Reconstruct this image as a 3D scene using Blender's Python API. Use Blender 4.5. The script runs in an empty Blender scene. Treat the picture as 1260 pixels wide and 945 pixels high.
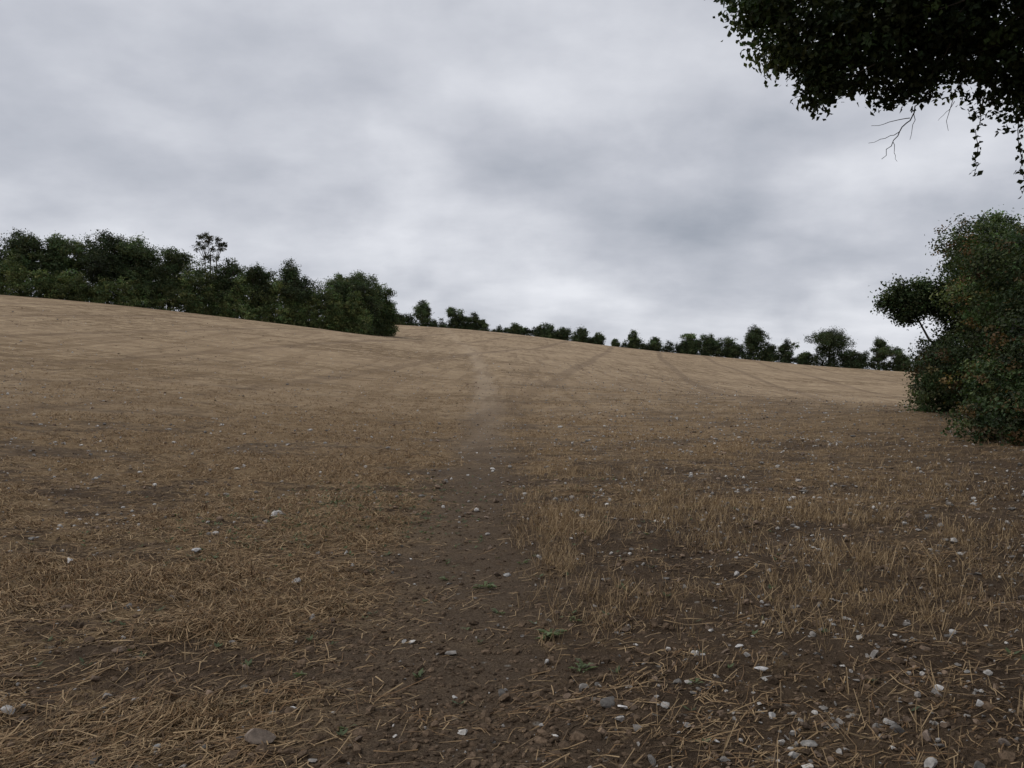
import bpy, math, numpy as np
from mathutils import Vector
rng = np.random.default_rng(7)
scene = bpy.context.scene

# ------------------------------------------------------------------ noise
def _hash(ix, iy, seed):
    n = (ix * 374761393 + iy * 668265263 + seed * 144269504) & 0xffffffff
    n = ((n ^ (n >> 13)) * 1274126177) & 0xffffffff
    n = n ^ (n >> 16)
    return (n & 0xffff) / 65535.0
def vn(x, y, seed=0):
    xf = np.floor(x); yf = np.floor(y)
    ix = xf.astype(np.int64); iy = yf.astype(np.int64)
    fx = x - xf; fy = y - yf
    fx = fx * fx * (3 - 2 * fx); fy = fy * fy * (3 - 2 * fy)
    a = _hash(ix, iy, seed); b = _hash(ix + 1, iy, seed)
    c = _hash(ix, iy + 1, seed); d = _hash(ix + 1, iy + 1, seed)
    return (a * (1 - fx) + b * fx) * (1 - fy) + (c * (1 - fx) + d * fx) * fy
def fbm(x, y, seed=0, o=4):
    s = 0; a = .5; t = 0
    for i in range(o):
        s = s + a * vn(x * 2 ** i + i * 17.3, y * 2 ** i - i * 9.1, seed + i); t += a; a *= .5
    return s / t
def sstep(a, b, x):
    t = np.clip((x - a) / (b - a), 0, 1); return t * t * (3 - 2 * t)

# ------------------------------------------------------------------ terrain
cp = [
 (0,0,0),(-3,4,0),(3,4,0),(0,4,0),(-7,9,.10),(0,10,.02),(6,9,0),(-6,0,.1),(6,0,0),(0,-20,-.6),(-25,-20,1),(25,-20,-1),
 (0,20,.16),(-12,20,.75),(12,20,.36),
 (0,30,.45),(-20,30,1.8),(-9,30,1.0),(10,32,.65),(15.3,30,.78),(22,30,.6),
 (0,60,2.6),(-18,60,4.4),(-40,60,6.7),(15.7,45,1.12),(25,50,.1),(24.5,70,.75),(41,80,.55),(8,45,1.35),(16,70,2.1),
 (0,120,8),(-35,118,11.7),(-70,106,14.7),(-22.6,130,10.5),(35,100,2.0),(66,130,2.9),(21,120,5.6),
 (0,180,13.7),(52,150,5.3),(30,180,9.5),(-25,190,16.5),(90,160,3.6),
 (-42,250,21.9),(0,240,18.7),(29,230,14.5),(61,215,10.5),(99,195,6.3),(130,180,4.5),
 (-90,150,17),(-110,90,15),(-60,190,19),(-70,250,22),(-100,60,11),(-120,0,6),(60,0,-2),(60,50,-1),(-50,0,3),(100,100,0),
 (-45,290,20),(0,280,16.5),(35,270,12.5),(75,255,8.5),(120,235,4.5),(0,-80,-3),(150,50,-3),(-130,200,18)]
cp = np.array(cp, float)
def _U(r2): return np.where(r2 > 1e-9, r2 * np.log(r2 + 1e-12), 0.0)
S = 100.0
P = cp[:, :2] / S
n = len(P)
K = _U(((P[:, None] - P[None]) ** 2).sum(-1)) + np.eye(n) * 2e-5
A = np.zeros((n + 3, n + 3)); A[:n, :n] = K; A[:n, n] = 1; A[:n, n+1:] = P; A[n, :n] = 1; A[n+1:, :n] = P.T
W = np.linalg.solve(A, np.concatenate([cp[:, 2], [0, 0, 0]]))
def tps(x, y):
    x = np.asarray(x, float) / S; y = np.asarray(y, float) / S
    z = W[n] + W[n+1] * x + W[n+2] * y
    for i in range(n):
        z = z + W[i] * _U((x - P[i, 0]) ** 2 + (y - P[i, 1]) ** 2)
    return z
path_y = np.array([-20, 0, 3.3, 10, 20, 35, 60, 100, 170, 240, 300])
path_x = np.array([.3, -.25, -.38, -.65, -.85, -1.1, -2.2, -5.2, -13, -21.5, -28])
def path_mask(x, y):
    px = np.interp(y, path_y, path_x) + .25 * (vn(y * .45, y * 0, 5) - .5)
    wd = .50 + .25 * vn(y * .5, y * 0 + 3.3, 9) + .001 * np.abs(y)
    d = np.abs(x - px)
    m = 1 - sstep(wd * .3, wd * 1.7, d + .5 * (fbm(x * 2.2, y * 1.3, 31) - .5))
    return m * (1 - .6 * sstep(40, 130, y))
def H(x, y, micro=True):
    x = np.asarray(x, float); y = np.asarray(y, float)
    r = np.hypot(x, y)
    z = tps(x, y)
    f = sstep(270, 420, r)
    z = z * (1 - f) + (-6.0) * f
    if micro:
        pm = path_mask(x, y)
        near = 1 - sstep(14, 45, r)
        z = z + .16 * (fbm(x * .07, y * .07, 3, 3) - .5) * sstep(6, 25, r)
        z = z + (.11 * (fbm(x * .8, y * 1.3, 11, 3) - .5)) * (1 - .5 * pm) * (1 - .5 * sstep(60, 120, r))
        z = z + near * (1 - .6 * pm) * (.055 * (fbm(x * 4.2, y * 4.2, 21, 3) - .5) + .020 * (vn(x * 21, y * 21, 23) - .5))
        z = z - .02 * pm * near
    return z

# ------------------------------------------------------------------ mesh helper
def mk(name, V, faces, mats, midx=None, col=None, attr='tint', smooth=False):
    me = bpy.data.meshes.new(name)
    V = np.ascontiguousarray(V, np.float32)
    me.vertices.add(len(V)); me.vertices.foreach_set('co', V.ravel())
    idx = np.concatenate([f.ravel() for f in faces]).astype(np.int32)
    tot = np.concatenate([np.full(len(f), f.shape[1]) for f in faces])
    start = np.concatenate([[0], np.cumsum(tot)[:-1]]).astype(np.int32)
    me.loops.add(len(idx)); me.loops.foreach_set('vertex_index', idx)
    me.polygons.add(len(tot)); me.polygons.foreach_set('loop_start', start)
    if midx is not None: me.polygons.foreach_set('material_index', np.asarray(midx, np.int32))
    me.polygons.foreach_set('use_smooth', np.full(len(tot), smooth))
    me.update(calc_edges=True)
    if col is not None:
        a = me.attributes.new(attr, 'FLOAT_COLOR', 'POINT')
        c = np.ones((len(V), 4), np.float32); c[:, :col.shape[1]] = col
        a.data.foreach_set('color', c.ravel())
    for m in mats: me.materials.append(m)
    ob = bpy.data.objects.new(name, me); scene.collection.objects.link(ob)
    return ob

# ------------------------------------------------------------------ materials
def newmat(name):
    m = bpy.data.materials.new(name); m.use_nodes = True
    nt = m.node_tree; nt.nodes.clear()
    out = nt.nodes.new('ShaderNodeOutputMaterial')
    return m, nt, out
def N(nt, t, **kw):
    nd = nt.nodes.new(t)
    for k, v in kw.items(): setattr(nd, k, v)
    return nd
def mixc(nt, fac, a, b, mode='MIX'):
    nd = nt.nodes.new('ShaderNodeMix'); nd.data_type = 'RGBA'; nd.blend_type = mode
    for s, v in ((nd.inputs[0], fac), (nd.inputs[6], a), (nd.inputs[7], b)):
        if isinstance(v, bpy.types.NodeSocket): nt.links.new(v, s)
        elif isinstance(v, (tuple, list)): s.default_value = (*v, 1) if len(v) == 3 else v
        else: s.default_value = v
    return nd.outputs[2]
def mth(nt, op, a, b=None, c=None, clamp=False):
    nd = nt.nodes.new('ShaderNodeMath'); nd.operation = op; nd.use_clamp = clamp
    for s, v in zip(nd.inputs, (a, b, c)):
        if v is None: continue
        if isinstance(v, bpy.types.NodeSocket): nt.links.new(v, s)
        else: s.default_value = v
    return nd.outputs[0]
def ramp(nt, fac, lo, hi, a=0.0, b=1.0):
    nd = nt.nodes.new('ShaderNodeMapRange'); nd.interpolation_type = 'SMOOTHSTEP'
    nt.links.new(fac, nd.inputs[0])
    nd.inputs[1].default_value = lo; nd.inputs[2].default_value = hi
    nd.inputs[3].default_value = a; nd.inputs[4].default_value = b
    return nd.outputs[0]
def noise(nt, vec, scale, detail=4, rough=.55, stretch=None, rot=0.0):
    if stretch:
        mp = N(nt, 'ShaderNodeMapping'); mp.inputs['Scale'].default_value = stretch; mp.inputs['Rotation'].default_value = (0, 0, rot)
        nt.links.new(vec, mp.inputs[0]); vec = mp.outputs[0]
    nd = N(nt, 'ShaderNodeTexNoise'); nd.inputs['Scale'].default_value = scale
    nd.inputs['Detail'].default_value = detail; nd.inputs['Roughness'].default_value = rough
    nt.links.new(vec, nd.inputs['Vector']); return nd.outputs[0]

def ground_mat():
    m, nt, out = newmat('field_soil_and_straw')
    tc = N(nt, 'ShaderNodeTexCoord').outputs['Object']
    at = N(nt, 'ShaderNodeAttribute', attribute_name='zone')
    sep = N(nt, 'ShaderNodeSeparateColor'); nt.links.new(at.outputs['Color'], sep.inputs[0])
    pm, sc, far = sep.outputs[0], sep.outputs[1], sep.outputs[2]
    n1 = noise(nt, tc, 9, 6, .65); n2 = noise(nt, tc, 60, 5, .7); n3 = noise(nt, tc, .9, 5, .65)
    soil = mixc(nt, ramp(nt, n1, .3, .7), (.056, .038, .025), (.128, .089, .058))
    soil = mixc(nt, ramp(nt, n2, .5, .8), soil, (.23, .170, .118))
    soil = mixc(nt, ramp(nt, n3, .35, .65, 0, .6), soil, (.172, .120, .077))
    pathc = mixc(nt, ramp(nt, n2, .35, .7), (.115, .081, .054), (.26, .192, .130))
    fa = noise(nt, tc, 14, 5, .7, (1, 5, 1)); fb = noise(nt, tc, 17, 5, .7, (5, 1, 1)); fc = noise(nt, tc, 1.6, 7, .72, (1, 2.0, 1))
    fib = mth(nt, 'MAXIMUM', fa, fb)
    straw = mixc(nt, ramp(nt, n2, .3, .7), (.225, .142, .070), (.45, .325, .185))
    cov = mth(nt, 'ADD', mth(nt, 'MULTIPLY', fib, .6), mth(nt, 'MULTIPLY', fc, 1.0))
    cov = mth(nt, 'ADD', cov, mth(nt, 'MULTIPLY', sc, .42))
    cov = ramp(nt, cov, .91, 1.11)
    c = mixc(nt, mth(nt, 'MULTIPLY', cov, .85), soil, straw)
    c = mixc(nt, mth(nt, 'MULTIPLY', pm, .75), c, pathc)
    fn = noise(nt, tc, .8, 9, .9, (1, 1.3, 1)); fl = noise(nt, tc, .05, 5, .65, (1, 2.2, 1)); fm = noise(nt, tc, .22, 8, .8, (.8, 2.2, 1), .08)
    farc = mixc(nt, ramp(nt, fn, .42, .58), (.165, .112, .064), (.52, .392, .250))
    farc = mixc(nt, ramp(nt, fm, .46, .60, 0, .75), farc, (.178, .120, .069))
    farc = mixc(nt, ramp(nt, fl, .38, .62, 0, .55), farc, (.485, .362, .234))
    farc = mixc(nt, mth(nt, 'MULTIPLY', pm, .5), farc, (.52, .41, .29))
    ln = noise(nt, tc, 1.0, 3, .6, (1.1, .035, 1), .13)
    farc = mixc(nt, ramp(nt, ln, .50, .62, 0, .45), farc, (.185, .127, .076))
    mp = N(nt, 'ShaderNodeMapping'); mp.inputs['Rotation'].default_value = (0, 0, math.radians(9)); nt.links.new(tc, mp.inputs[0])
    wv = N(nt, 'ShaderNodeTexWave', bands_direction='X'); wv.inputs['Scale'].default_value = .026
    wv.inputs['Distortion'].default_value = .6; wv.inputs['Detail'].default_value = 2; wv.inputs['Detail Scale'].default_value = .4
    nt.links.new(mp.outputs[0], wv.inputs['Vector'])
    farc = mixc(nt, ramp(nt, wv.outputs['Fac'], .955, .995, 0, .45), farc, (.17, .12, .08))
    c = mixc(nt, far, c, farc)
    vo = N(nt, 'ShaderNodeTexVoronoi'); vo.inputs['Scale'].default_value = 7; nt.links.new(tc, vo.inputs['Vector'])
    sp = N(nt, 'ShaderNodeSeparateColor'); nt.links.new(vo.outputs['Color'], sp.inputs[0])
    fleck = mth(nt, 'MULTIPLY', ramp(nt, vo.outputs['Distance'], .10, .20, 1, 0), ramp(nt, sp.outputs[0], .72, .76))
    c = mixc(nt, mth(nt, 'MULTIPLY', fleck, .6), c, (.42, .39, .34))
    b = N(nt, 'ShaderNodeBsdfPrincipled'); b.inputs['Roughness'].default_value = .95; b.inputs['Specular IOR Level'].default_value = .1
    nt.links.new(c, b.inputs['Base Color'])
    bp = N(nt, 'ShaderNodeBump'); bp.inputs['Strength'].default_value = .9; bp.inputs['Distance'].default_value = .03
    h = mth(nt, 'ADD', mth(nt, 'MULTIPLY', n1, .7), mth(nt, 'MULTIPLY', n2, .5))
    h = mth(nt, 'ADD', h, mth(nt, 'MULTIPLY', fib, .5))
    h = mth(nt, 'ADD', h, mth(nt, 'MULTIPLY', fn, 6.0))
    nt.links.new(h, bp.inputs['Height']); nt.links.new(bp.outputs[0], b.inputs['Normal'])
    nt.links.new(b.outputs[0], out.inputs[0]); return m

def tint_mat(name, rough=.85, spec=.2, transl=0.0, nscale=0, nst=0.3):
    m, nt, out = newmat(name)
    at = N(nt, 'ShaderNodeAttribute', attribute_name='tint')
    c = at.outputs['Color']
    if nscale:
        tc = N(nt, 'ShaderNodeTexCoord').outputs['Object']
        nn = noise(nt, tc, nscale, 5, .65)
        c = mixc(nt, 1.0, c, mixc(nt, ramp(nt, nn, .3, .7), (1 - nst,) * 3, (1 + nst,) * 3), 'MULTIPLY')
    b = N(nt, 'ShaderNodeBsdfPrincipled'); b.inputs['Roughness'].default_value = rough
    b.inputs['Specular IOR Level'].default_value = spec
    nt.links.new(c, b.inputs['Base Color'])
    sh = b.outputs[0]
    if transl:
        t = N(nt, 'ShaderNodeBsdfTranslucent'); nt.links.new(mixc(nt, 1.0, c, (1.2, 1.35, .6), 'MULTIPLY'), t.inputs[0])
        mx = N(nt, 'ShaderNodeMixShader'); mx.inputs[0].default_value = transl
        nt.links.new(sh, mx.inputs[1]); nt.links.new(t.outputs[0], mx.inputs[2]); sh = mx.outputs[0]
    nt.links.new(sh, out.inputs[0]); return m
M_ground = ground_mat()
M_leaf = tint_mat('leaves', .6, .25, .22)
M_straw = tint_mat('dry_straw', .7, .25, 0)
M_stone = tint_mat('flint', .8, .3, 0, 30, .35)
M_soil = tint_mat('soil_clod', .95, .1, 0, 60, .4)
def bark():
    m, nt, out = newmat('bark')
    tc = N(nt, 'ShaderNodeTexCoord').outputs['Object']
    nn = noise(nt, tc, 8, 6, .7, (3, 3, .6))
    b = N(nt, 'ShaderNodeBsdfPrincipled'); b.inputs['Roughness'].default_value = .9
    nt.links.new(mixc(nt, ramp(nt, nn, .3, .7), (.035, .028, .02), (.11, .09, .07)), b.inputs['Base Color'])
    bp = N(nt, 'ShaderNodeBump'); bp.inputs['Strength'].default_value = .7; bp.inputs['Distance'].default_value = .03
    nt.links.new(nn, bp.inputs['Height']); nt.links.new(bp.outputs[0], b.inputs['Normal'])
    nt.links.new(b.outputs[0], out.inputs[0]); return m
M_bark = bark()

# ------------------------------------------------------------------ ground sheet
tf = np.radians(np.linspace(-46, 46, 560)); tb = np.radians(np.linspace(46, 314, 110)[1:-1])
th = np.concatenate([tf, tb]); nc = len(th)
rr = np.concatenate([np.exp(np.linspace(math.log(.35), math.log(2.0), 20))[:-1], np.exp(np.linspace(math.log(2.0), math.log(320), 820)), np.exp(np.linspace(math.log(330), math.log(7000), 25))])
nr = len(rr)
R, T = np.meshgrid(rr, th, indexing='ij')
X = (R * np.sin(T)).ravel(); Y = (R * np.cos(T)).ravel()
Z = H(X, Y)
def straw_cover(x, y):
    left = sstep(.4, -2.2, x)
    band = sstep(.38, .56, fbm(x * .40 + .25 * y, y * 1.0, 61, 4))
    patch = sstep(.42, .60, fbm(x * .5, y * .35, 91, 3)) * sstep(-.3, .7, x) * sstep(8.0, 3.5, x - .08 * y)
    bare = sstep(.52, .66, fbm(x * .55, y * .9, 62, 4))
    c = .11 + left * (.62 * band + .32) + .36 * patch * sstep(3.5, 7, y)
    c = c + .50 * sstep(8, 26, y) * (.4 + .9 * (fbm(x * .15, y * .3, 64, 4)))
    return np.clip(c * (1 - .65 * bare), 0, 1)
def zone(x, y):
    r = np.hypot(x, y)
    q = r + 26 * (fbm(x * .05, y * .08, 71, 3) - .5) + 16 * (fbm(x * .4, y * .7, 72, 4) - .5)
    far = .20 * sstep(6, 20, q) + .42 * sstep(14, 45, q) + .38 * sstep(36, 90, q)
    return np.stack([path_mask(x, y), straw_cover(x, y), far], 1)
V = np.stack([X, Y, Z], 1); V = np.vstack([V, [[0, 0, float(H(np.array([0.]), np.array([0.]))[0])]]])
i = np.arange(nr - 1)[:, None]; j = np.arange(nc)[None]; j2 = (j + 1) % nc
Q = np.stack([i * nc + j, i * nc + j2, (i + 1) * nc + j2, (i + 1) * nc + j], -1).reshape(-1, 4)[:, ::-1]
cen = len(V) - 1
Tt = np.stack([np.full(nc, cen), (np.arange(nc) + 1) % nc, np.arange(nc)], 1)
mk('ground', V, [Q, Tt], [M_ground], col=zone(V[:, 0], V[:, 1]), attr='zone', smooth=True)

# ------------------------------------------------------------------ scatter sampling
def sector(nn, r0, r1, a=44, pw=1.0):
    u = rng.random(nn) ** pw
    r = np.exp(math.log(r0) + u * math.log(r1 / r0)); t = np.radians(rng.uniform(-a, a, nn))
    return r * np.sin(t), r * np.cos(t), r

def straw(nn):
    x, y, r = sector(nn, 2.3, 60)
    pm = path_mask(x, y); sc = straw_cover(x, y)
    clump = sstep(.36, .62, fbm(x * 2.6, y * 2.6, 68, 3))
    pr = np.clip((sc - .06) * 1.25, .06, 1) * (.28 + .95 * clump) * (1 - .88 * pm) * (1 - sstep(14, 58, r + 10 * (fbm(x * .3, y * .3, 66, 3) - .5)))
    k = rng.random(nn) < pr
    x, y, r, sc = x[k], y[k], r[k], sc[k]; nn = len(x)
    L = np.clip(rng.lognormal(math.log(.088), .58, nn), .02, .32) * (1 + .4 * sc)
    flow = 2.2 * (fbm(x * .5, y * .5, 67, 2) - .5) + .25
    a = np.where(rng.random(nn) < .45, rng.uniform(0, 6.28, nn), flow + rng.normal(0, .55, nn))
    w = rng.uniform(.0011, .0027, nn) * (1 + r / 28)
    dx, dy = np.cos(a), np.sin(a)
    lift = np.abs(rng.normal(0, .010, nn)) + .05 * sstep(.5, .95, sc) * rng.random(nn)
    vs = []
    bend = rng.normal(0, .12, nn)
    for s in (-.5, 0, .5):
        px = x + dx * L * s - dy * bend * L * (1 - 4 * s * s); py = y + dy * L * s + dx * bend * L * (1 - 4 * s * s)
        pz = H(px, py) + .004 + lift * (1.2 - 2.0 * abs(s)) + (s * L * rng.normal(0, .18, nn) if s > 0 else 0)
        for sg in (-1, 1):
            vs.append(np.stack([px - dy * w * sg, py + dx * w * sg, pz + sg * w * rng.uniform(-1, 1, nn)], 1))
    V = np.stack(vs, 1).reshape(-1, 3)
    b = np.arange(nn)[:, None] * 6
    F = np.concatenate([b + [0, 1, 3, 2], b + [2, 3, 5, 4]])
    t = rng.random(nn)[:, None] ** 1.3
    c = np.array([.175, .099, .045]) * (1 - t) + np.array([.47, .335, .185]) * t
    dk = (rng.random(nn) < .30)[:, None]; c = np.where(dk, c * .42, c)
    return mk('straw', V, [F], [M_straw], col=np.repeat(c, 6, 0))
straw(660000)

def stubble():
    x, y, r = sector(75000, 3.0, 70)
    rot = math.radians(6)
    xr = x * math.cos(rot) - y * math.sin(rot); yr = x * math.sin(rot) + y * math.cos(rot)
    xr = np.round(xr / .22) * .22 + rng.normal(0, .10, len(x))
    x = xr * math.cos(rot) + yr * math.sin(rot); y = -xr * math.sin(rot) + yr * math.cos(rot)
    px = np.interp(y, path_y, path_x)
    rt = sstep(.3, 1.2, x - px) * (1 - .85 * sstep(3.5, 9.0, x - .12 * y))
    dn = sstep(.44, .66, fbm(x * .9, y * .7, 91, 4))
    pr = (rt * (.06 + .62 * dn) + .05 * dn) * (1 - path_mask(x, y)) * (.12 + .88 * sstep(4.2, 9, y)) * (1 - sstep(18, 60, r))
    k = rng.random(len(x)) < pr
    x, y = x[k], y[k]; k2 = 7
    x = np.repeat(x, k2) + rng.normal(0, .035, len(x) * k2); y = np.repeat(y, k2) + rng.normal(0, .035, len(y) * k2)
    nn = len(x); h = rng.uniform(.02, .14, nn) * (.5 + .9 * np.repeat(rng.random(nn // k2), k2)); w = rng.uniform(.0012, .0024, nn) * (1 + np.hypot(x, y) / 30)
    lx, ly = rng.normal(0, .42, nn) * h, rng.normal(0, .42, nn) * h
    z = H(x, y) - .005; a = rng.uniform(0, 6.28, nn); cx, cy = np.cos(a) * w, np.sin(a) * w
    V = np.stack([np.stack([x - cx, y - cy, z], 1), np.stack([x + cx, y + cy, z], 1),
                  np.stack([x + lx + cx * .8, y + ly + cy * .8, z + h], 1), np.stack([x + lx - cx * .8, y + ly - cy * .8, z + h], 1)], 1).reshape(-1, 3)
    F = np.arange(nn * 4).reshape(-1, 4)
    t = rng.random(nn)[:, None]
    c = np.array([.22, .145, .078]) * (1 - t) + np.array([.52, .38, .215]) * t
    mk('stubble', V, [F], [M_straw], col=np.repeat(c, 4, 0))
stubble()

import bmesh
def ico(sub):
    bm = bmesh.new(); bmesh.ops.create_icosphere(bm, subdivisions=sub, radius=1)
    v = np.array([q.co[:] for q in bm.verts]); f = np.array([[q.index for q in p.verts] for p in bm.faces]); bm.free(); return v, f
def rocks(x, y, s, sub, col, flat=(.35, .8), sink=.3):
    v, f = ico(sub); nn = len(x)
    nv = 18; vars_ = []
    for _ in range(nv):
        d = v.copy()
        for _c in range(8 if sub > 1 else 2):
            nrm = rng.normal(size=3); nrm /= np.linalg.norm(nrm); off = rng.uniform(.25, .65)
            t = d @ nrm - off; d = d - np.where(t > 0, t, 0)[:, None] * nrm * .97
        d = d * (1 + rng.normal(0, .07 if sub < 3 else .02, (len(v), 1)))
        d *= np.array([rng.uniform(.8, 1.6), rng.uniform(.6, 1.1), 1]); vars_.append(d)
    vars_ = np.array(vars_)
    B = vars_[rng.integers(0, nv, nn)] * s[:, None, None]
    B[:, :, 2] *= rng.uniform(*flat, nn)[:, None]
    tl = rng.normal(0, .35, nn)[:, None]; yy = B[:, :, 1] * np.cos(tl) - B[:, :, 2] * np.sin(tl); zz = B[:, :, 1] * np.sin(tl) + B[:, :, 2] * np.cos(tl)
    a = rng.uniform(0, 6.28, nn)[:, None]
    xx = B[:, :, 0] * np.cos(a) - yy * np.sin(a); y2 = B[:, :, 0] * np.sin(a) + yy * np.cos(a)
    z0 = H(x, y) + s * sink
    V = np.stack([xx + x[:, None], y2 + y[:, None], zz + z0[:, None]], -1).reshape(-1, 3)
    F = (np.arange(nn)[:, None, None] * len(v) + f[None]).reshape(-1, 3)
    return V, F, np.repeat(col, len(v), 0)
def stonecol(nn, wf=.16):
    t = rng.random(nn)[:, None]
    g = rng.uniform(.13, .33, nn)[:, None] * np.array([1, .92, .83])
    w = rng.uniform(.32, .60, nn)[:, None] * np.array([1, .95, .88])
    b = rng.uniform(.6, 1.5, nn)[:, None] * np.array([.18, .128, .09])
    return np.where(t < wf, w, np.where(t < .58, g, b))
VV = []; FF = []; CC = []; off = 0
def add(V, F, C):
    global off
    VV.append(V); FF.append(F + off); CC.append(C); off += len(V)
x, y, r = sector(15000, 2.5, 16)
dens = (.22 + .60 * sstep(.0, 2.6, x)) * (1 - .4 * path_mask(x, y)) * (.45 + .8 * sstep(.3, .7, fbm(x * 1.1, y * 1.1, 101, 3))) * (1 - sstep(9, 16, r))
k = rng.random(len(x)) < dens; x, y, r = x[k], y[k], r[k]
s = np.clip(rng.lognormal(math.log(.0108), .56, len(x)) * (1 + r / 30), .004, .040)
add(*rocks(x, y, s, 2, stonecol(len(x)), (.4, .8), .28))
x, y, r = sector(50000, 7, 95)
dens = (.36 + .5 * sstep(-1, 4, x)) * (.45 + .7 * sstep(.3, .7, fbm(x * .3, y * .3, 103, 3))) * sstep(7, 14, r)
k = rng.random(len(x)) < dens; x, y, r = x[k], y[k], r[k]
s = np.clip(rng.lognormal(math.log(.0165), .5, len(x)), .008, .055) * (1 + r / 140)
add(*rocks(x, y, s, 1, stonecol(len(x), .28), (.45, .85), .38))
big = np.array([(-4.1,7.17,.065),(-1.79,6.39,.052),(-1.39,5.37,.044),(-1.1,3.92,.030),(2.27,4.13,.034),(1.4,4.34,.032),(1.27,3.78,.027),(.93,3.52,.024),(1.4,4.78,.028),(1.9,3.55,.045),(2.2,3.45,.035),
  (-2.6,5.9,.036),(2.9,5.1,.034),(-.3,4.1,.022),(.55,3.9,.028),(2.35,3.9,.032),(1.75,5.4,.03),(-3.1,7.6,.045),(-1.95,4.0,.028),(-1.6,3.5,.022),(.2,4.6,.026),(-.05,6.8,.04),(-.7,5.0,.026)])
wc = rng.uniform(.44, .66, len(big))[:, None] * np.array([1, .97, .93]); wc[9] = (.26, .2, .16); wc[10] = (.22, .18, .15); wc[-4:] *= .6
add(*rocks(big[:, 0], big[:, 1], big[:, 2], 3, wc, (.4, .65), .42))
add(*rocks(np.array([-1.14]), np.array([3.55]), np.array([.060]), 3, np.array([[.24, .19, .15]]), (.8, .9), .6))
mk('flint_stones', np.concatenate(VV), [np.concatenate(FF)], [M_stone], col=np.concatenate(CC))
x, y, r = sector(36000, 2.4, 14)
k = rng.random(len(x)) < (.45 + .5 * sstep(.4, .6, fbm(x, y, 111, 2))) ; x, y = x[k], y[k]
s = np.clip(rng.lognormal(math.log(.0095), .55, len(x)), .004, .04)
V, F, C = rocks(x, y, s, 1, rng.uniform(.6, 1.6, len(x))[:, None] * np.array([.108, .076, .051]), (.5, .9), .1)
mk('soil_clods', V, [F], [M_soil], col=C)

# ------------------------------------------------------------------ foliage tools
def unit(v): return v / (np.linalg.norm(v, axis=-1, keepdims=True) + 1e-9)
def leaf_quads(C, size, out=None, droop=0.0):
    nn = len(C)
    nr_ = rng.normal(size=(nn, 3))
    if out is not None: nr_ = nr_ + out * .9
    nr_[:, 2] += .5
    nr_ = unit(nr_)
    d = rng.normal(size=(nn, 3)); d[:, 2] -= droop
    d = unit(d - nr_ * (d * nr_).sum(1, keepdims=True)); s = np.cross(nr_, d)
    L = size * rng.uniform(.7, 1.35, nn); L = L[:, None]; w = L * rng.uniform(.28, .42, nn)[:, None]
    cup = nr_ * L * .12
    V = np.stack([C - d * L * .5, C + s * w - d * L * .05 + cup, C + d * L * .5, C - s * w - d * L * .05 + cup], 1)
    return V.reshape(-1, 3)
def crown(lobes, nclump, cr, nleaf, leaf, base, var=.35, shell=.55, alt=None, altp=0., droop=0.):
    lo = np.array(lobes, float)
    wts = (lo[:, 3] * lo[:, 4] * lo[:, 5]) ** .67; wts /= wts.sum()
    li = rng.choice(len(lo), nclump, p=wts)
    d = unit(rng.normal(size=(nclump, 3)))
    rad = (shell + (1 - shell) * rng.random(nclump) ** .6) * rng.uniform(.82, 1.16, nclump)
    cc = lo[li, :3] + d * lo[li, 3:6] * rad[:, None]
    cs = cr * rng.uniform(.5, 1.4, nclump)
    C = np.repeat(cc, nleaf, 0) + rng.normal(size=(nclump * nleaf, 3)) * np.repeat(cs, nleaf)[:, None] * np.array([.55, .55, .38])
    out = np.repeat(d, nleaf, 0)
    tone = np.exp(rng.normal(0, var, nclump))[:, None]
    base = np.array(base); col = np.repeat(base[None], nclump, 0)
    ltone = np.exp(rng.normal(0, .30, len(lo)))[li][:, None]
    if alt is not None:
        m_ = (rng.random(nclump) < altp)[:, None]; col = np.where(m_, np.array(alt), col)
    col = np.repeat(col * tone * ltone, nleaf, 0) * np.exp(rng.normal(0, .22, nclump * nleaf))[:, None]
    col[:, 0] *= np.repeat(rng.uniform(.8, 1.3, nclump), nleaf)
    return leaf_quads(C, leaf, out, droop), np.repeat(np.clip(col, .005, .3), 4, 0), cc
def tube(pts, rad, sides=6):
    pts = np.array(pts, float); m = len(pts); V = []
    for k in range(m):
        t = unit(pts[min(k + 1, m - 1)] - pts[max(k - 1, 0)])
        a = np.cross(t, [0.3, .9, .1]) ; a = unit(a); b = np.cross(t, a)
        ang = np.linspace(0, 2 * math.pi, sides, endpoint=False)
        V.append(pts[k] + rad[k] * (np.cos(ang)[:, None] * a + np.sin(ang)[:, None] * b))
    V = np.concatenate(V); F = []
    for k in range(m - 1):
        for q in range(sides):
            F.append((k * sides + q, k * sides + (q + 1) % sides, (k + 1) * sides + (q + 1) % sides, (k + 1) * sides + q))
    return V, np.array(F)
class Plant:
    def __init__(s): s.V = []; s.F = []; s.M = []; s.C = []; s.o = 0
    def add(s, V, F, m, C=None):
        s.V.append(V); s.F.append(F + s.o); s.o += len(V); s.M.append(np.full(len(F), m))
        s.C.append(C if C is not None else np.full((len(V), 3), .1))
    def leaves(s, V, C): s.add(V, np.arange(len(V)).reshape(-1, 4), 1, C)
    def limb(s, a, b, r0, r1, sides=6, wob=.08, seg=6, sag=0.0):
        a = np.array(a, float); b = np.array(b, float); L = np.linalg.norm(b - a)
        t = np.linspace(0, 1, seg)[:, None]; pts = a * (1 - t) + b * t
        pts[1:-1] += rng.normal(0, wob * L / 2, (seg - 2, 3)) * .6
        pts[:, 2] += sag * L * 4 * (t * (1 - t))[:, 0]
        V, F = tube(pts, np.linspace(r0, r1, seg), sides); s.add(V, F, 0); return pts
    def done(s, name): return mk(name, np.concatenate(s.V), [np.concatenate(s.F)], [M_bark, M_leaf], midx=np.concatenate(s.M), col=np.concatenate(s.C))
G1 = (.050, .072, .030)
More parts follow.
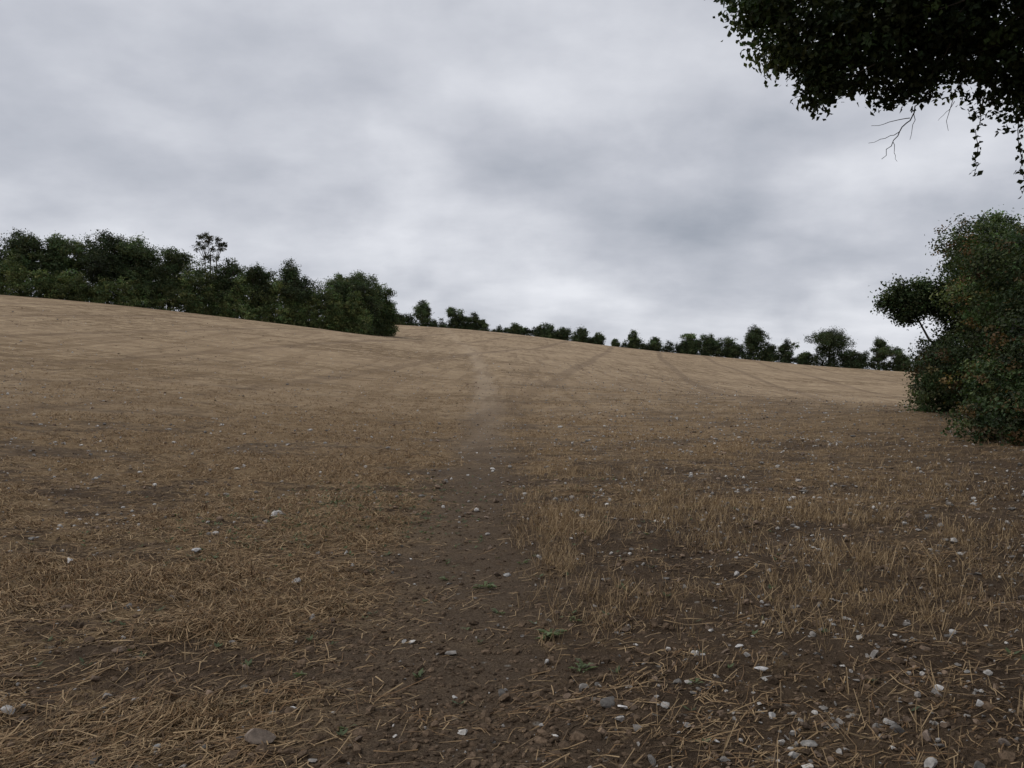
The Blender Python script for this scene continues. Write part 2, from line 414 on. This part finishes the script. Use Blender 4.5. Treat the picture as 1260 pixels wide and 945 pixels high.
def field_tree(x, y, h, w, name='field_tree', base=G1, dens=1.0, low=0.0, leaf=.26, lean=0.0):
    p = Plant(); z = float(H(np.array([x]), np.array([y]), False)[0]) - .2
    p.limb((x, y, z), (x + rng.normal(0, .2), y, z + h * .55), .03 * h, .016 * h, 7, .04)
    lobes = []; r = w / 2
    nl = int(7 + w * .9)
    for _ in range(nl):
        a = rng.uniform(0, 6.28); f = rng.uniform(low + .16, .84)
        prof = math.sqrt(max(0, 1 - ((f - .50) / .52) ** 2))
        lr = r * rng.uniform(.20, .42); q = rng.uniform(.2, .80) * r * prof
        lobes.append((x + math.cos(a) * q + lean * f, y + math.sin(a) * q, z + h * f, lr, lr, min(lr * .7, h * (1 - f))))
    lobes.append((x + rng.normal(0, .1) * r + lean, y, z + h * rng.uniform(.78, .85), r * .38, r * .38, h * .16))
    lobes.append((x + lean * .4 - rng.normal(0, .15) * r, y, z + h * .52, r * .62, r * .6, h * .26))
    if low < 0: lobes.append((x, y, z + h * .2, r * .7, r * .6, h * .2))
    ncl = int((80 + 7.0 * w * h) * dens)
    V, C, cc = crown(lobes, ncl, .045 * w + .28, 22, leaf, base, .3, .4)
    p.leaves(V, C)
    for k in rng.choice(len(cc), min(12, len(cc)), replace=False):
        p.limb((x, y, z + h * rng.uniform(.25, .5)), cc[k], .010 * h, .003 * h, 5, .1)
    return p.done(name)

for t in [(-28.6,247,9.6,8.0,.1),(-17.8,245,8.2,6.8,.1),(-15.2,244,6.0,4),(-12,243,6.6,4.6),(-9.0,242,4.2,4.5),(2.2,239,4.1,6.2),(11.0,236,5.2,7),(15,236,4.6,6.5),(21,232,5.4,7),(25.5,231,4.0,5),(31,229,3.0,2.6),(36.2,227,6.2,4.6),
          (40.5,225,4.6,5),(50.5,219,6.4,7),(55.5,219,7.0,7),(65.7,213,9.8,8.5,.1),(61,215,6.0,8),(70.3,211,5.6,6),(74,209,6.6,5.5),(78,206,3.6,5),(83.7,204,10.4,12.5,.08),(89.5,201,5.4,7),(94.0,198,8.8,6,.1),(98.5,196,6.6,6),(106,192,8.5,9),(118,186,9,10),(-35,249,5,6),(-40,250,6,6)]:
    g = np.array(G1) * rng.uniform(.75, 1.35)
    field_tree(*t[:4], base=tuple(g), low=(t[4] if len(t) > 4 else -.08), lean=rng.normal(0, .6))

def hedge(name, pts, hs, wd, leaf, cr, perm, base, alt, nleaf=24, altp=.25, hv=.15, stem=True, shell=.55):
    pts = np.array(pts, float); seg = np.hypot(*np.diff(pts, axis=0).T); cum = np.concatenate([[0], np.cumsum(seg)]); L = cum[-1]
    lobes = []; s = 0; p = Plant()
    while s <= L:
        x = np.interp(s, cum, pts[:, 0]); y = np.interp(s, cum, pts[:, 1]); h = np.interp(s, cum, hs) * (1 + rng.normal(0, hv))
        z = float(H(np.array([x]), np.array([y]), False)[0])
        k = max(2, int(round(h / (wd * .5))))
        for q in range(k):
            f = (q + .5) / k; rz = h / k * .75; rw = wd * .5 * rng.uniform(.6, 1.2) * (1 - .3 * f)
            lobes.append((x + rng.normal(0, wd * .17), y + rng.normal(0, wd * .17), min(z + f * h, z + h - rz), rw, rw, rz))
        if stem and rng.random() < .5: p.limb((x, y, z - .2), (x + rng.normal(0, .5), y + rng.normal(0, .5), z + h * .7), .02 * h, .008 * h, 5, .08)
        s += wd * .38
    V, C, cc = crown(lobes, int(L * perm), cr, nleaf, leaf, base, .32, shell, alt, altp)
    k = np.repeat(V.reshape(-1, 4, 3).mean(1)[:, 2] > H(V.reshape(-1, 4, 3)[:, 0, 0], V.reshape(-1, 4, 3)[:, 0, 1], False) - .1, 4)
    p.leaves(V[k], C[k]); return p.done(name)
lt = [-.6, -.3, 0, .07, .13, .186, .25, .31, .35, .403, .46, .6, .67, .8, .87, .935, 1.0]
lh = [8, 8.5, 8.6, 9.6, 9.2, 9.6, 10.7, 10.9, 9.9, 9.2, 8.8, 8.2, 8.0, 8.0, 9.2, 9.4, 8.4]
hedge('hedgerow', [(-70 + 46.6 * t, 109 + 24 * t) for t in lt], lh, 6.0, .22, .60, 108, (.050, .073, .030), (.075, .100, .036), 30, .3, .03, True, .5)
hedge('hedgerow', [(-70 + 47.4 * t, 105 + 25 * t) for t in (.0, .25, .45, .7, .97)], [3.8, 4.2, 5.0, 5.8, 5.6], 3.4, .20, .5, 95, (.082, .116, .044), (.110, .140, .050), 24, .35, .2, False)
field_tree(-35.4, 124, 11.2, 6.4, leaf=.22, base=(.040, .058, .027), low=.15, dens=1.2)
for t in [(-27.5,137,11.6,8),(-30.5,137,11.4,7),(-25.2,138,10.9,6.5),(-23.6,140,9.6,6.5),(-22.6,141.5,7.4,5)]:
    field_tree(*t, leaf=.22, base=(.064, .092, .036), low=-.1, dens=1.6)
for t in [(-60,113,11.3,8),(-55.8,115,10.9,7),(-70,110,9.9,7),(-52,117,10,7),(-66,111.5,9.8,6),(-44,120,9.4,6),(-40,122,9.2,6)]:
    field_tree(*t, leaf=.22, base=tuple(np.array((.050, .072, .031)) * rng.uniform(.7, 1.3)), dens=1.3)
def sparse_tree():
    p = Plant(); x, y = -46.5, 119.0; z = float(H(np.array([x]), np.array([y]), False)[0])
    tops = [(-48.0, 119, z+12.1), (-47.4, 119.5, z+12.4), (-46.6, 118.8, z+11.8), (-45.4, 119, z+11.6), (-44.6, 119.5, z+11.0), (-48.4, 119.4, z+11.2), (-46.9, 119, z+11.3), (-45.2, 119, z+10.9), (-47.6, 119, z+10.6), (-44.9, 119, z+10.2), (-48.6, 119, z+10.3), (-46.2, 119, z+10.2)]
    for q in range(3): p.limb((x + (q - 1) * .5, y, z - .2), (x + (q - 1) * .9, y, z + 9.2), .12, .07, 7, .03)
    for t in tops: p.limb((x + np.clip(t[0] - x, -.9, .9), y, z + rng.uniform(8.2, 9.6)), t, .06, .022, 5, .12)
    lob = [(t[0], t[1], t[2], .65, .5, .45) for t in tops] + [(x - .6, y, z + 9, .9, .6, .6), (x + .8, y, z + 8.8, .9, .6, .6)]
    V, C, cc = crown(lob, 230, .3, 16, .18, (.045, .050, .028), .3, .1); p.leaves(V, C); p.done('field_tree')
sparse_tree()
hedge('hedgerow', [(-60, 252), (-40, 249), (-25, 246.5), (-8, 242)], [3.8, 3.8, 3.4, 2.2], 3, .28, .6, 36, (.034, .050, .022), (.05, .068, .026), 22, .25, .25)
hedge('hedgerow', [(-6, 241), (5, 238), (16, 235), (27, 231)], [1.3, 2.4, 3.2, 2.4], 2.8, .28, .5, 36, (.034, .050, .022), (.05, .068, .026), 22, .25, .3)
hedge('hedgerow', [(33, 228), (45, 222), (60, 214.5), (75, 208), (90, 200), (110, 190), (130, 181)], [2.2, 3.4, 3.8, 3.2, 3.8, 4.0, 4.0], 3, .28, .6, 40, (.034, .050, .022), (.05, .068, .026), 22, .25, .25)

# right hedge (near)
def right_hedge():
    p = Plant()
    end = [(17.3,30,1.3,1.8,1.6,1.3),(17.5,29.8,3.0,1.6,1.6,1.3),(18.0,29.6,4.6,1.3,1.6,1.4),(17.8,29.2,6.2,1.0,1.5,1.35),(18.2,28.6,7.2,.8,1.0,.85),(19.3,29,4.6,1.6,1.8,2.2),(19.4,28.6,6.4,1.0,1.3,1.2),(17.1,30,2.0,1.2,1.2,.9),(16.9,29,5.6,.5,.5,.4),(17.2,29,6.9,.45,.5,.45),(17.7,28.6,7.8,.35,.5,.35)]
    bough = [(15.1,30,5.2,.72,.7,.62),(15.7,30,4.85,.65,.6,.6),(16.3,30,5.3,.7,.7,.6),(15.3,30,4.5,.45,.5,.35),(16.8,30,4.9,.6,.7,.7),(14.6,30,4.9,.3,.3,.25),(15.9,30,5.7,.35,.3,.25)]
    lob = []
    for x, y, h in [(16.9,26.5,7.2),(16.0,24,6.5),(15.2,21.5,6.2),(14.4,19,5.7),(13.7,16.5,5.7),(13.1,14,5.6),(12.6,11.5,5.8),(12.0,9,6),(11.4,6.5,6),(11.0,4,6.2),(10.6,1.5,6.2),(10,-1.5,6.2),(9.5,-4.5,6.2),(9,-8,6)]:
        z = float(H(np.array([x]), np.array([y]), False)[0])
        for f in (.08, .24, .42, .60, .80):
            rw = 1.8 * (1 - .30 * f) * rng.uniform(.6, 1.3)
            lob.append((x + rng.normal(0, .5) - (.35 if f < .5 else 0), y + rng.normal(0, .5), z + h * f, rw, rw * .9, h * rng.uniform(.10, .18)))
        p.limb((x, y, z - .1), (x + rng.normal(0, .4), y, z + h * .7), .09, .03, 6, .08)
    A_ = (.038, .058, .022); B_ = (.090, .064, .028)
    for L_, nclp, al, ap, sh in ((end, 3000, (.055, .072, .026), .3, .45), (bough, 600, None, 0, .1), (lob[:30], 5600, B_, .15, .5), (lob[30:], 2600, B_, .1, .6)):
        V, C, cc = crown(L_, nclp, .27, 34, .092, A_, .42, sh, al, ap)
        k = np.repeat(V.reshape(-1, 4, 3).mean(1)[:, 2] > H(V.reshape(-1, 4, 3)[:, 0, 0], V.reshape(-1, 4, 3)[:, 0, 1], False) - .05, 4)
        p.leaves(V[k], C[k])
    sh_ = []
    for k in rng.choice(len(lob[:30]), 60):
        l = lob[k]; d = unit(rng.normal(size=3) + np.array([-.6, -.3, .5])); a = np.array(l[:3]) + d * np.array(l[3:6]) * .8; b = a + d * rng.uniform(.4, .9)
        p.limb(a, b, .008, .003, 4, .1)
        for q in np.linspace(.2, 1, 6): sh_.append(a + (b - a) * q + rng.normal(0, .06, (7, 3)))
    C_ = np.concatenate(sh_); V = leaf_quads(C_, .09, None, .2); p.leaves(V, np.repeat(np.array([A_]) * rng.uniform(.7, 1.6, (len(C_), 1)), 4, 0))
    p.limb((17.4, 30, 2.5), (15.3, 30, 5.0), .07, .02, 6, .06, 7, -.05); p.limb((17.6, 30, .6), (18.3, 29.5, 6.8), .13, .03, 6, .05)
    p.done('hedgerow')
right_hedge()

def near_tree():
    p = Plant(); bx, by = 7.4, 2.2
    z = float(H(np.array([bx]), np.array([by]), False)[0])
    p.limb((bx, by, z - .2), (bx - .3, by + .1, z + 3.4), .30, .20, 12, .03)
    top = (bx - .3, by + .1, z + 3.4)
    ends = [(4.6, 5.0, 5.3), (3.2, 3.0, 6.6), (6, 5.5, 7.5), (7.5, 1, 8.8), (3.5, -1, 6.8), (6.5, -3, 7.5), (9.5, 3.5, 7.5)]
    for e in ends: p.limb(top, e, .13, .05, 8, .08, 8, .05)
    for a, b, r0, r1 in [((4.6,5.0,5.3),(3.4,6.0,4.75),.05,.02),((3.4,6,4.75),(2.1,6.1,4.45),.02,.006),((4.2,5.3,5.1),(4.1,6.0,4.1),.03,.008),((3.6,5.8,4.85),(2.8,6.1,4.2),.015,.005),((3.6,5.8,4.85),(3.3,5.9,4.1),.015,.005),((4.6,5,5.3),(2.6,5.4,5.5),.04,.012)]:
        p.limb(a, b, r0, r1, 6, .07, 7)
    tw = [((3.45,6,4.2),(3.18,6,3.84),.007,.005),((3.18,6,3.84),(3.03,6.02,3.62),.005,.004),((3.03,6.02,3.62),(2.88,6,3.40),.004,.002),((3.10,6,3.72),(2.80,6,3.66),.0035,.0015),((3.03,6.02,3.62),(2.80,6.05,3.54),.003,.0015),
          ((3.14,6,3.78),(3.10,6,3.55),.003,.0015),((2.97,6,3.53),(3.0,6,3.38),.0025,.0012),((3.5,6,4.1),(3.40,6,3.62),.004,.0015),((3.45,6,3.85),(3.32,6,3.70),.0025,.001)]
    for a, b, r0, r1 in tw: p.limb(a, b, r0, r1, 4, .10, 7)
    for (x0, z0, x1, z1) in [(3.66, 3.9, 3.60, 3.28), (3.95, 3.8, 3.98, 3.14), (4.15, 3.8, 4.12, 3.3)]:
        pts = p.limb((x0, 6, z0), (x1, 6, z1), .004, .002, 4, .05, 12)
        for q in pts:
            V = leaf_quads(q + rng.normal(0, .018, (4, 3)), .045, None, 1.0); p.leaves(V, np.full((len(V), 3), .03) * np.array([1, 1.4, .5]))
    vis = [(2.0,6,4.60,.28,.4,.20),(2.30,6,4.38,.36,.5,.36),(2.75,6,4.42,.45,.6,.46),(3.2,6,4.40,.42,.6,.46),(3.65,6,4.46,.45,.6,.52),(4.0,6,4.15,.36,.5,.50),(4.35,5.8,4.1,.4,.6,.6),(3.0,5.6,5.0,.9,.8,.4),(3.9,5.5,5.1,.9,.8,.5),(2.05,6,4.2,.16,.2,.12),(2.45,6,3.98,.2,.3,.12),(3.0,6,3.96,.22,.3,.1),(1.75,6,4.55,.12,.2,.08)]
    V, C, cc = crown(vis, 1800, .12, 26, .048, (.036, .053, .019), .3, .2, None, 0, .5); p.leaves(V, C)
    for k in rng.choice(len(cc), 160, replace=False):
        c = cc[k]; p.limb(c + np.array([rng.uniform(.1, .35), -.1, rng.uniform(.05, .3)]), c, .005, .0015, 4, .08, 4)
    upper = [(3.8,4.2,6.0,1.9,1.8,1.1),(6,3.5,7,2.6,2.8,1.8),(3.2,1.2,6.6,2.6,2.6,1.3),(7.8,1,8,2.8,2.8,1.8),(4,-1.8,6.8,2.8,2.6,1.4),(7,-4,7,2.8,2.8,1.8),(9.5,4,7,2.4,2.6,1.8),(7.2,6.2,6.0,1.9,1.6,1.3),(0.9,-.6,7,1.8,2,1.0)]
    V, C, cc = crown(upper, 3600, .42, 26, .12, (.028, .042, .014), .3, .25, None, 0, .4); p.leaves(V, C)
    p.done('ash_tree')
near_tree()

def weed(x, y, r, nl, name='weed'):
    z = float(H(np.array([x]), np.array([y]))[0]); V = []; C = []
    for k in range(nl):
        a = rng.uniform(0, 6.28); L = r * rng.uniform(.5, 1.1); el = rng.uniform(.1, .7); w = L * rng.uniform(.10, .18)
        d = np.array([math.cos(a), math.sin(a), 0]); s = np.array([-math.sin(a), math.cos(a), 0]); o = np.array([x + rng.normal(0, r * .2), y + rng.normal(0, r * .2), z + .006])
        m_ = o + d * L * .55 + np.array([0, 0, L * el * .6]); t = o + d * L + np.array([0, 0, L * el * .5])
        V += [o, m_ + s * w, t, m_ - s * w]; C += [np.array([.15, .185, .085]) * rng.uniform(.6, 1.2)] * 4
    V = np.array(V); mk(name, V, [np.arange(len(V)).reshape(-1, 4)], [M_leaf], col=np.array(C))
for q in [(.24,5.1,.11,24),(-.22,6.3,.11,18),(.40,4.5,.09,18),(-1.2,4.35,.06,10),(1.0,4.2,.06,8),(-.8,3.7,.05,7),(.1,7.2,.08,9),(-.1,5.6,.07,12),(.42,5.4,.07,10),(-.55,6.6,.07,9),(-.3,5.2,.05,8)]: weed(*q)
gv = []; gc = []
gx = np.concatenate([rng.normal(-2.3, .8, 600), rng.uniform(-3, 3, 220)]); gy = np.concatenate([rng.normal(9.6, 1.5, 600), rng.uniform(3.5, 14, 220)]); gz = H(gx, gy)
for x_, y_, z_ in zip(gx, gy, gz):
    for k in range(5):
        a = rng.uniform(0, 6.28); L = rng.uniform(.02, .06); d = np.array([math.cos(a), math.sin(a), .5]); s = np.array([-math.sin(a), math.cos(a), 0]); o = np.array([x_, y_, z_ + .005])
        gv += [o, o + d * L * .5 + s * L * .2, o + d * L, o + d * L * .5 - s * L * .2]; gc += [np.array([.10, .13, .06]) * rng.uniform(.6, 1.2)] * 4
gv = np.array(gv); mk('green_regrowth', gv, [np.arange(len(gv)).reshape(-1, 4)], [M_leaf], col=np.array(gc))

# ------------------------------------------------------------------ sky
SUN_EL, SUN_AZ = math.radians(55), math.radians(-100)
w = bpy.data.worlds.new('World'); scene.world = w; w.use_nodes = True
nt = w.node_tree; nt.nodes.clear(); out = N(nt, 'ShaderNodeOutputWorld')
sky = N(nt, 'ShaderNodeTexSky', sky_type='NISHITA'); sky.sun_disc = False; sky.sun_elevation = SUN_EL; sky.sun_rotation = SUN_AZ
b1 = N(nt, 'ShaderNodeBackground'); b1.inputs[1].default_value = .08; nt.links.new(sky.outputs[0], b1.inputs[0])
g = N(nt, 'ShaderNodeTexCoord').outputs['Generated']
sx = N(nt, 'ShaderNodeSeparateXYZ'); nt.links.new(g, sx.inputs[0])
zz = mth(nt, 'ADD', mth(nt, 'MAXIMUM', sx.outputs[2], 0.0), .28)
cv = N(nt, 'ShaderNodeCombineXYZ'); nt.links.new(mth(nt, 'DIVIDE', sx.outputs[0], zz), cv.inputs[0]); nt.links.new(mth(nt, 'DIVIDE', sx.outputs[1], zz), cv.inputs[1])
P0 = cv.outputs[0]
nA = noise(nt, P0, 1.1, 7, .5, (1, 1.1, 1)); nB = noise(nt, P0, 2.8, 8, .55, (1, 1.15, 1)); nC = noise(nt, P0, .45, 3, .5)
val = mth(nt, 'ADD', mth(nt, 'MULTIPLY', nA, .42), mth(nt, 'MULTIPLY', nB, .40)); val = mth(nt, 'ADD', val, mth(nt, 'MULTIPLY', nC, .18))
nw = N(nt, 'ShaderNodeTexNoise'); nw.inputs['Scale'].default_value = 4.0; nw.inputs['Detail'].default_value = 7; nt.links.new(g, nw.inputs['Vector'])
wv = N(nt, 'ShaderNodeVectorMath', operation='SUBTRACT'); nt.links.new(nw.outputs['Color'], wv.inputs[0]); wv.inputs[1].default_value = (.5, .5, .5)
ws = N(nt, 'ShaderNodeVectorMath', operation='SCALE'); nt.links.new(wv.outputs[0], ws.inputs[0]); ws.inputs['Scale'].default_value = .38
wg = N(nt, 'ShaderNodeVectorMath', operation='ADD'); nt.links.new(g, wg.inputs[0]); nt.links.new(ws.outputs[0], wg.inputs[1])
def mass(cx, cz, rx, rz, amt):
    global val
    v = np.array([cx, 1.0, cz]); ln = np.linalg.norm(v); v = v / ln
    sb = N(nt, 'ShaderNodeVectorMath', operation='SUBTRACT'); nt.links.new(wg.outputs[0], sb.inputs[0]); sb.inputs[1].default_value = tuple(v)
    ml = N(nt, 'ShaderNodeVectorMath', operation='MULTIPLY'); nt.links.new(sb.outputs[0], ml.inputs[0]); ml.inputs[1].default_value = (1 / rx, .8, 1 / rz)
    le = N(nt, 'ShaderNodeVectorMath', operation='LENGTH'); nt.links.new(ml.outputs[0], le.inputs[0])
    val = mth(nt, 'ADD', val, ramp(nt, le.outputs['Value'], 0, 1.0, amt, 0))
mass(.32, .27, .42, .12, -.14); mass(.08, .22, .18, .06, -.04); mass(.45, .12, .30, .06, -.09); mass(-.62, .30, .22, .12, -.05); mass(.55, .17, .2, .05, -.06)
mass(-.15, .22, .24, .09, .14); mass(.50, .29, .20, .09, .20); mass(0, .10, .5, .07, .12); mass(-.35, .12, .3, .06, .10); mass(.1, .42, .30, .10, .07); mass(-.35, .40, .35, .10, .06); mass(.4, .05, .4, .05, .07)
cr = N(nt, 'ShaderNodeValToRGB'); nt.links.new(val, cr.inputs[0]); e = cr.color_ramp.elements
e[0].position = .27; e[0].color = (.36, .39, .45, 1); e[1].position = .70; e[1].color = (.83, .845, .895, 1)
q = e.new(.46); q.color = (.545, .565, .625, 1)
b2 = N(nt, 'ShaderNodeBackground'); b2.inputs[1].default_value = 1.0; nt.links.new(cr.outputs[0], b2.inputs[0])
mx = N(nt, 'ShaderNodeMixShader'); mx.inputs[0].default_value = .95
nt.links.new(b1.outputs[0], mx.inputs[1]); nt.links.new(b2.outputs[0], mx.inputs[2]); nt.links.new(mx.outputs[0], out.inputs[0])

sl = bpy.data.lights.new('sun', 'SUN'); sl.energy = .85; sl.angle = math.radians(18); sl.color = (1, .95, .87)
so = bpy.data.objects.new('sun', sl); scene.collection.objects.link(so)
dr = Vector((math.sin(SUN_AZ) * math.cos(SUN_EL), math.cos(SUN_AZ) * math.cos(SUN_EL), math.sin(SUN_EL)))
so.rotation_euler = dr.to_track_quat('Z', 'Y').to_euler()

# ------------------------------------------------------------------ camera
cd = bpy.data.cameras.new('camera'); cd.sensor_width = 36; cd.lens = 27.14; cd.clip_end = 12000; cd.clip_start = .05
co = bpy.data.objects.new('camera', cd); scene.collection.objects.link(co)
co.location = (0, 0, 1.6); co.rotation_euler = (math.radians(90.45), 0, 0)
scene.camera = co
scene.view_settings.view_transform = 'Standard'; scene.view_settings.look = 'None'; scene.view_settings.exposure = 0
